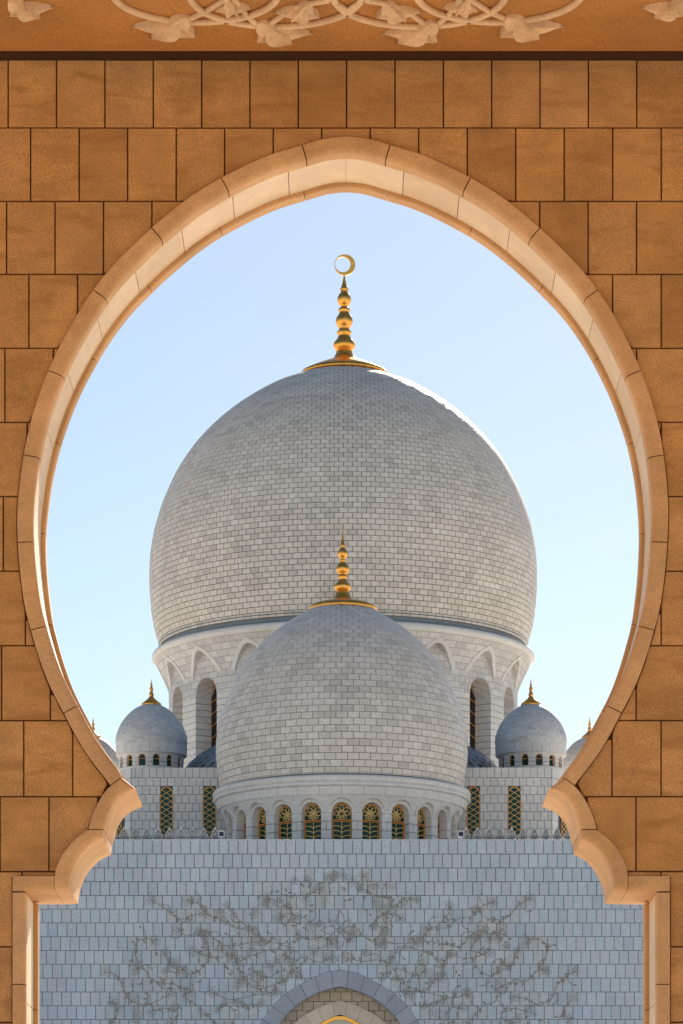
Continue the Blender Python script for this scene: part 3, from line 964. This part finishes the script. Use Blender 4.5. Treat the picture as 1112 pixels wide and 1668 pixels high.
# stones of the splayed corners
for s in (-1, 1):
    ang = math.atan2(CH, CH*.55)
    for r in range(len(ys) - 1):
        L = math.hypot(CH, CH*.55); n = 4
        for k in range(n):
            t0, t1 = k/n + .005, (k+1)/n - .005
            if 1300 < ys[r] and k in (1, 2): continue
            p0 = (s*(hx + CH*.55*t0), .09 + CH*t0); p1 = (s*(hx + CH*.55*t1), .09 + CH*t1)
            nx, ny = s*math.sin(ang)*.09, -math.cos(ang)*.09
            za, zb_ = HB(0, ys[r] + .35)[1], HB(0, ys[r+1] - .35)[1]
            m = MB()
            m.loft([[(p0[0], p0[1], z), (p1[0], p1[1], z), (p1[0]+nx, p1[1]+ny, z), (p0[0]+nx, p0[1]+ny, z)] for z in (zb_, za)])
            m.make('stone', M_marb, hb)
def lattice_window(w):
    """tall round-headed window with a net of crossing arcs"""
    hw = w; top = HB(0, 1281)[1]; zs = top - hw
    m = MB(); strip(m, arched(hw, 0, zs), .07, -.07, .0); fr = mesh('window', m.v, m.f, M_wood)
    m = MB(); cell = 9.25*KB
    z = 0.0
    while z < top:
        for sg in (-1, 1):
            P_ = []
            for q in range(9):
                t = q/8; u = -hw + 2*hw*t
                zz_ = z + cell*1.55*(t**.75)
                lim_ = hw if zz_ < zs else math.sqrt(max(0, hw*hw - (zz_-zs)**2))
                if abs(u) <= lim_ + .01 and zz_ < top: P_.append((sg*u, -.04, zz_))
            if len(P_) > 1: m.tube(P_, .024)
        z += cell
    la = mesh('lattice', m.v, m.f, M_goldm)
    O_ = arched(hw, 0, zs); m = MB(); m.add([(x, 0, z) for x, z in O_], [tuple(range(len(O_)))]); gl = mesh('glass', m.v, m.f, M_glass)
    return fr, la, gl
fr, la, gl = lattice_window(wh*KB)
for w in wcs:
    o = obj('window', fr, hb, loc=(HB(w, 0)[0], .085, 0))
    obj('lattice', la, o); obj('glass', gl, o, loc=(0, -.005, 0))
fr, la, gl = lattice_window(.42)
for s in (-1, 1):
    o = obj('window', fr, hb, loc=(s*(hx + CH*.55*.5 + .03), .09 + CH*.5 - .03, -1.2), rz=s*ang)
    obj('lattice', la, o); obj('glass', gl, o, loc=(0, -.005, 0))
# the roof mass that carries the domes
m = MB(); m.box(-30, 30, 251.4, 380, -.1, 33.75)
hm = m.make('hall_roof', M_marb); hm.location = (0, 0, 0)
tag(hm, 'broad flat hall roof carrying the domes behind the portal', 'building')

# ---------------------------------------------------------------- portal with inlaid vines
YP = 250.0; KP = YP / F
pz = empty('entrance_portal', (XY(554, YP), YP, -.15), 'marble portal wall with the blue of shade in its colour, inlaid with flowering vines above a pointed doorway', 'building')
def PP(x, y): return (XY(x, YP) - XY(554, YP), ZY(y, YP) + .15)
ARO = spline([(553.5,1580),(530,1584.5),(506.5,1594.5),(478,1610.5),(452,1630),(426,1664),(408,1700),(398,1740)], 6)
ARI = spline([(553.5,1606),(526,1613.5),(500.7,1624.7),(477,1642),(457.6,1663.6),(441,1700),(432,1740)], 6)
def arch_edge(A):
    A = np.array(A); L = A[::-1]; Rr = np.array([[2*553.5 - x, y] for x, y in A[1:]])
    return np.concatenate([L, Rr])
AO, AI = arch_edge(ARO), arch_edge(ARI)
aroX, aroY = np.array([p[0] for p in ARO]), np.array([p[1] for p in ARO])
def y_out(x):
    x = x if x < 553.5 else 2*553.5 - x
    return float(np.interp(x, aroX[::-1], aroY[::-1])) if x >= aroX[-1] else 1e4
prow = [1369, 1391, 1413.6, 1436, 1458.5, 1480.8, 1503.2, 1525.8, 1548.2, 1570.6, 1593.1, 1615.8, 1638.3, 1660.6, 1683, 1705.5, 1728]
# vines: traced branches on one half, mirrored on the other with small changes
VL = [[(240,240),(300,275),(340,310),(385,326),(430,310),(478,290)], [(400,240),(460,260),(500,310),(560,330),(620,365),(690,378),(750,425),(840,435),(900,420)],
      [(590,270),(615,310),(655,345),(700,378)], [(360,370),(385,395),(430,400),(470,395)], [(450,375),(510,400),(560,440),(620,445),(690,432),(745,425)],
      [(180,525),(164,470),(178,425),(230,415),(262,425)], [(30,565),(80,580),(115,640),(130,680),(200,715),(260,700),(325,665)],
      [(160,555),(205,550),(240,600),(300,615),(380,635),(400,685),(440,712),(500,765),(525,810)], [(480,400),(505,490),(455,560),(405,575),(378,545),(340,520)],
      [(640,515),(700,490),(780,465),(835,465),(862,505)], [(520,660),(600,690),(700,672),(800,655)], [(755,225),(810,245),(860,272),(895,325)],
      [(862,265),(882,222),(940,215),(1005,185)], [(600,480),(630,520),(640,585)], [(300,480),(330,540),(380,560)], [(820,330),(850,300),(930,320),(960,350)],
      [(660,600),(720,640),(790,625),(840,600)], [(430,470),(520,500),(600,490)], [(900,390),(950,420),(1000,410),(1060,430)], [(880,520),(930,500),(1000,520),(1060,505)],
      [(60,700),(90,740),(60,790)], [(250,740),(330,730),(360,760),(330,800)], [(540,730),(590,720),(620,760),(600,810)], [(700,560),(760,590),(840,560),(900,580)], [(640,700),(690,720),(730,710)]]
rv = random.Random(11)
flowers, leaves = [], []
def in_wall(x, y): return 70 < x < 1040 and 1405 < y < 1735 and y < y_out(x) - 3
def P3(x, y, d=-.012): q = PP(x, y); return (q[0], d, q[1])
beige = []
for s in (1, -1):
    for vi, V in enumerate(VL):
        pts = [(160 + a/2.78, 1380 + b/2.78) for a, b in V]
        if s < 0: pts = [(2*554.5 - x + rv.uniform(-3, 3), y + rv.uniform(-4, 4)) for x, y in pts]
        sp = [p for p in spline(pts, 7) if in_wall(p[0], p[1])]
        if len(sp) < 3: continue
        m = MB(); m.tube([P3(*p) for p in sp], .034, 4, taper=[1.15 - .55*i/len(sp) for i in range(len(sp))])
        m.make('vine', M_vine, pz)
        for i in range(2, len(sp), 3):
            d = sp[i] - sp[i-1]; a = math.atan2(d[1], d[0])
            for sg in (-1, 1):
                if rv.random() < .42: leaves.append((sp[i][0], sp[i][1], a + sg*rv.uniform(.5, 1.2), rv.uniform(5, 9)))
            beige.append(tuple(sp[i]))
        # side shoots ending in a curl
        for i in range(5, len(sp) - 2, 13):
            d = sp[i] - sp[i-1]; a = math.atan2(d[1], d[0]) + rv.choice((-1, 1))*rv.uniform(.7, 1.2)
            q = np.array(sp[i]); cur = rv.choice((-1, 1))*rv.uniform(.18, .32); pp = [tuple(q)]
            for _ in range(8):
                q = q + np.array([math.cos(a), math.sin(a)])*2.6; a += cur; pp.append(tuple(q))
            if all(in_wall(*z) for z in pp):
                m = MB(); m.tube([P3(*z) for z in pp], .026, 4); m.make('tendril', M_vine, pz)
                leaves.append((pp[-1][0], pp[-1][1], a, 6.5))
        for e in (sp[0], sp[-1]):
            flowers.append((e[0] + rv.uniform(-3, 3), e[1] + rv.uniform(-3, 3), rv.uniform(7, 11)))
for _ in range(150):
    x, y = rv.gauss(0, 1), rv.uniform(1425, 1700)
    x = 554 + rv.uniform(-1, 1) * min(355, 60 + (y - 1420)*2.2)
    if in_wall(x, y) and in_wall(x, y + 9):
        if rv.random() < .45: flowers.append((x, y, rv.uniform(7, 11)))
        else:
            for _k in range(2): leaves.append((x + rv.uniform(-5, 5), y + rv.uniform(-5, 5), rv.uniform(0, 6.3), rv.uniform(5, 9)))
        beige.append((x, y))
flowers += [(526, 1449, 10), (548, 1425, 6), (562, 1427, 6), (541, 1428, 5)]
lm = MB()
for x, y, a, L in leaves:
    if not in_wall(x, y): continue
    c_, s_ = math.cos(a), math.sin(a)
    out = []
    for t, w in ((0, 0), (.3, .22), (.6, .2), (1, 0), (.6, -.2), (.3, -.22)):
        out.append((x + L*(t*c_ - w*s_), y + L*(t*s_ + w*c_)))
    lm.add([P3(*p, -.004 if q_ % 3 == 0 else -.010) for q_, p in enumerate(out)] + [P3(x + L*.45*c_, y + L*.45*s_, -.03)], [(6, q_, (q_ + 1) % 6) for q_ in range(6)])
lm.make('leaves', M_vine, pz, kind='stuff')
for x, y, r in flowers:
    if not in_wall(x, y): continue
    n = 5; ph = rv.uniform(0, 6)
    m = MB()
    for k in range(n):
        a = ph + 2*PI*k/n; c_, s_ = math.cos(a), math.sin(a)
        out = [(x + r*(t*c_ - w*s_), y + r*(t*s_ + w*c_)) for t, w in ((.25, 0), (.55, .28), (.85, .26), (1, 0), (.85, -.26), (.55, -.28))]
        m.tube([P3(*p, -.008) for p in out], .015, 3, closed=True)
    m.tube([P3(x + .25*r*math.cos(t), y + .25*r*math.sin(t), -.008) for t in np.linspace(0, 2*PI, 9)[:-1]], .014, 3, closed=True)
    m.make('flower', M_leaf, pz)
# star flower over the doorway
m = MB()
for k in range(8):
    a = PI/2 + 2*PI*k/8; c_, s_ = math.cos(a), math.sin(a); L = 32 if k % 4 == 2 or k % 4 == 0 else 24
    out = [(554 + L*(t*c_ - w*s_)*1.0, 1515 + L*(t*s_ + w*c_)) for t, w in ((.08, 0), (.45, .2), (.75, .15), (1, 0), (.75, -.15), (.45, -.2))]
    m.tube([P3(*p, -.010) for p in out], .028, 3, closed=True)
m.make('star_flower', M_vine, pz)
bg_ = np.array(beige)
# courses
m_st, m_be = MB(), MB(); npart = 0
bwid = 15.55
cache = {}
for r in range(len(prow) - 1):
    y0, y1 = prow[r], prow[r+1]
    x = 30 + (7.8 if r % 2 else 0) + rv.uniform(-2, 2)
    if r == 0: x = 30
    while x < 1085:
        a, b = x + .45, x + bwid - .45
        x += bwid
        yb = min(y1 - .45, min(y_out(a), y_out(b), y_out(.5*(a+b))) - .6)
        if max(y_out(a), y_out(b)) < y0 + 1.2: continue
        sl_a, sl_b = min(y1 - .45, y_out(a) - .6), min(y1 - .45, y_out(b) - .6)
        dz = rv.uniform(0, .014)
        A, B = PP(a, y0 + .45), PP(b, y1 - .45)
        full = sl_a == sl_b == y1 - .45
        near = len(bg_) and np.min(np.hypot(bg_[:, 0] - .5*(a+b), bg_[:, 1] - .5*(y0+y1))) < 11
        if full and npart < 300 and 55 < x < 1060 and r < 6:
            key = (r, bool(near))
            if key not in cache:
                m = MB(); w_, h_ = B[0]-A[0], A[1]-B[1]; c = .02
                m.add([(0,.1,0),(w_,.1,0),(w_,.1,h_),(0,.1,h_),(0,c,0),(w_,c,0),(w_,c,h_),(0,c,h_),(c,0,c),(w_-c,0,c),(w_-c,0,h_-c),(c,0,h_-c)],
                      [(0,1,5,4),(1,2,6,5),(2,3,7,6),(3,0,4,7),(4,5,9,8),(5,6,10,9),(6,7,11,10),(7,4,8,11),(8,9,10,11)])
                cache[key] = mesh('brick', m.v, m.f, M_portf if near else M_port)
            obj('brick', cache[key], pz, loc=(A[0], dz, B[1])); npart += 1
        else:
            xs_ = [q for q in np.linspace(a, b, 13) if y_out(q) - .5 > y0 + .6]
            if len(xs_) < 2: continue
            lowp = [PP(q, min(y1 - .45, y_out(q) - .5)) for q in xs_]
            topp = [(lowp[-1][0], A[1]), (lowp[0][0], A[1])]
            poly = lowp + topp; n_ = len(poly)
            if full: poly = [(A[0], B[1]), (B[0], B[1]), (B[0], A[1]), (A[0], A[1])]; n_ = 4
            (m_be if near else m_st).add([(q[0], dz, q[1]) for q in poly] + [(q[0], .1, q[1]) for q in poly],
                     [tuple(range(n_))] + [(k_, (k_+1) % n_, n_ + (k_+1) % n_, n_ + k_) for k_ in range(n_)])
m_st.make('brickwork', M_port, pz, kind='stuff'); m_be.make('inlaid_brickwork', M_portf, pz, kind='stuff')
# wall mass round the doorway, recessed behind the courses
ztopP = PP(0, 1369.6)[1]; xw = 34.0
m = MB()
inner = [PP(x - (1.5 if x < 553.5 else -1.5), y - 1.0) for x, y in AO]
x0_, x1_ = inner[0][0], inner[-1][0]
inner = [(x0_, 0.0)] + inner + [(x1_, 0.0)]
nI = len(inner)
outer = []
for i, p in enumerate(inner):
    if i == 0: outer.append((-xw, 0))
    elif i == nI - 1: outer.append((xw, 0))
    else:
        t = (i - 1)/(nI - 3)
        if t < .25: outer.append((-xw, ztopP*(t/.25)))
        elif t > .75: outer.append((xw, ztopP*((1-t)/.25)))
        else: outer.append((-xw + 2*xw*(t-.25)/.5, ztopP))
m.loft([[(p[0], .06, p[1]), (p[0], 1.3, p[1]), (q[0], 1.3, q[1]), (q[0], .06, q[1])] for p, q in zip(inner, outer)])
m.make('wall_mass', M_portj, pz)
zlow = PP(0, 1728.5)[1]
for a, b in ((-xw, PP(394, 0)[0]), (PP(713, 0)[0], xw)):
    m = MB(); m.box(a, b, .01, .058, 0, zlow); m.make('lower_facing', M_port, pz)
for a, b in ((-xw, PP(29, 0)[0]), (PP(1087, 0)[0], xw)):
    m = MB(); m.box(a, b, .01, .058, zlow, ztopP); m.make('side_facing', M_port, pz)
# coping line
m = MB(); m.box(-xw, xw, -.05, 1.3, ztopP, ztopP + .10); m.make('coping', M_port, pz)
# voussoirs of the doorway arch
def ring_arch(Aout, Ain, n, d0, d1, mat, name):
    def pt(A, t):
        A = np.array(A); L = np.concatenate([[0], np.cumsum(np.linalg.norm(np.diff(A, axis=0), axis=1))]); L /= L[-1]
        return np.array([np.interp(t, L, A[:, 0]), np.interp(t, L, A[:, 1])])
    for i in range(n):
        rings = []
        for t in np.linspace(i/n + .0007, (i+1)/n - .0007, 6):
            o, q = PP(*pt(Aout, t)), PP(*pt(Ain, t))
            rings.append([(o[0], d0, o[1]), (q[0], d0, q[1]), (q[0], d1, q[1]), (o[0], d1, o[1])])
        m = MB(); m.loft(rings); m.make(name, mat, pz)
ring_arch(AO, AI, 17, -.02, 1.25, M_vouss, 'voussoir')
# niche wall, inner arch, gilded window
A2o = arch_edge(spline([(553.5,1628),(528,1636),(503,1648),(480.6,1664),(460,1695),(450,1740)], 6))
A2i = arch_edge(spline([(553.5,1650.5),(536,1657.5),(518,1667),(500,1685),(484,1712),(477,1740)], 6))
A3i = arch_edge(spline([(553.5,1656),(540,1662),(524,1670),(507,1688),(492,1714),(485,1740)], 6))
sc2 = 1.0
m = MB(); ny = 0
for r in range(9):
    ya, yb = 1598 + r*15.5, 1598 + (r+1)*15.5
    x = 420 + (9 if r % 2 else 0)
    while x < 690:
        a, b = PP(x + .5, ya + .4), PP(x + 17.5, yb - .4)
        cxm, cym = x + 9, .5*(ya+yb)
        xm = cxm if cxm < 553.5 else 2*553.5 - cxm
        o2x, o2y = A2o[:len(A2o)//2+1, 0], A2o[:len(A2o)//2+1, 1]
        ylim = float(np.interp(xm, o2x, o2y)) if xm >= o2x[0] else 1e4
        if cym < ylim + 15:
            mm = MB(); mm.box(a[0], b[0], 1.0, 1.2, b[1], a[1]); mm.make('niche_brick', M_niche, pz)
        x += 18
m = MB(); a, b = PP(425, 1590), PP(685, 1740); m.box(a[0], b[0], 1.14, 1.28, 0, a[1]); m.make('niche_wall', M_core, pz)
ring_arch(A2o, A2i, 13, .80, 1.12, M_nichearch, 'inner_voussoir')
ring_arch(A2i, A3i, 3, 1.0, 1.10, M_gold, 'gilded_frame')
m = MB(); P_ = [PP(x, y + .5) for x, y in A3i]; m.add([(p[0], 1.08, p[1]) for p in P_] + [(P_[-1][0], 1.08, 0), (P_[0][0], 1.08, 0)], [tuple(range(len(P_) + 2))]); m.make('pane', M_pane, pz)
# cresting of lotus buds
def bud():
    """openwork lotus bud: a flat stone body and, as a second mesh, the darker carved lines on it"""
    m = MB(); k = KP
    half = [(0, 26.5), (1.1, 23.5), (2.2, 21), (4.4, 17.5), (5.2, 14), (4.2, 11.2), (5.6, 11.6), (6.2, 13.2), (7.8, 11.6), (8.6, 8.6), (7.6, 5.6), (5.0, 4.4), (3.4, 3.0), (5.4, 1.8), (6.4, 0)]
    out = half + [(-x, y) for x, y in half[::-1]][:-1]
    n = len(out)
    v = [(x*k, 0.06, y*k) for x, y in out] + [(x*k*.93, 0, y*k*.985 + .02) for x, y in out] + [(x*k, .3, y*k) for x, y in out]
    f = [(j, (j+1) % n, n + (j+1) % n, n + j) for j in range(n)] + [(j, (j+1) % n, 2*n + (j+1) % n, 2*n + j) for j in range(n)]
    f += [tuple(range(n, 2*n)), tuple(range(2*n, 3*n))]
    m.add(v, f)
    c = MB()
    for sx in (-1, 1):
        c.tube([(sx*.6*k, -.01, 3*k), (sx*3.0*k, -.01, 8*k), (sx*3.0*k, -.01, 14*k), (sx*.5*k, -.01, 20*k)], .034, 4)
        c.tube([(sx*4.0*k, -.01, 5.5*k), (sx*6.4*k, -.01, 7*k), (sx*6.2*k, -.01, 9.6*k), (sx*4.6*k, -.01, 8.6*k)], .036, 4)
        c.tube([(sx*2.2*k, -.01, 1.2*k), (sx*5.0*k, -.01, .9*k)], .035, 4)
    c.tube([(0, -.01, 5*k), (1.4*k, -.01, 8*k), (0, -.01, 11*k), (-1.4*k, -.01, 8*k)], .04, 4, closed=True)
    c.tube([(0, -.01, 13*k), (0, -.01, 18*k)], .03, 4)
    return mesh('merlon', m.v, m.f, M_merlon), mesh('carving', c.v, c.f, M_carve)
bm_, bc_ = bud()
zcr = PP(0, 1366.5)[1] - .02
for i in range(10):
    for s in (-1, 1):
        x = 554.5 + s*(205.3 + 18.6*i)
        o = obj('merlon', bm_, pz, loc=(PP(x, 0)[0], .9, ztopP + .04)); obj('carving', bc_, o)
# floodlights on the coping
for s, nm in ((-1, 'shaded'), (1, 'sunward')):
    x = 555.5 + s*195.3
    q = PP(x, 1367)
    fl = empty('floodlight', (pz.location.x + q[0], YP + .25, ztopP - .15 + .10), 'small white floodlight with navy lens beside the front dome, %s end' % nm, 'floodlight', 'floodlights on the portal coping')
    m = MB(); k = KP
    m.box(-5.2*k, 5.2*k, 0, .35, 4.5*k, 14.5*k); m.make('housing', M_white, fl)
    m = MB(); m.box(-3.7*k, 3.7*k, -.03, .01, 6*k, 13*k); m.make('lens', M_navy, fl)
    m = MB(); m.box(-5.5*k, 5.5*k, .05, .3, 0, 1.6*k); m.box(-.8*k, .8*k, .12, .24, 1.6*k, 4.6*k); m.make('bracket', M_white, fl)
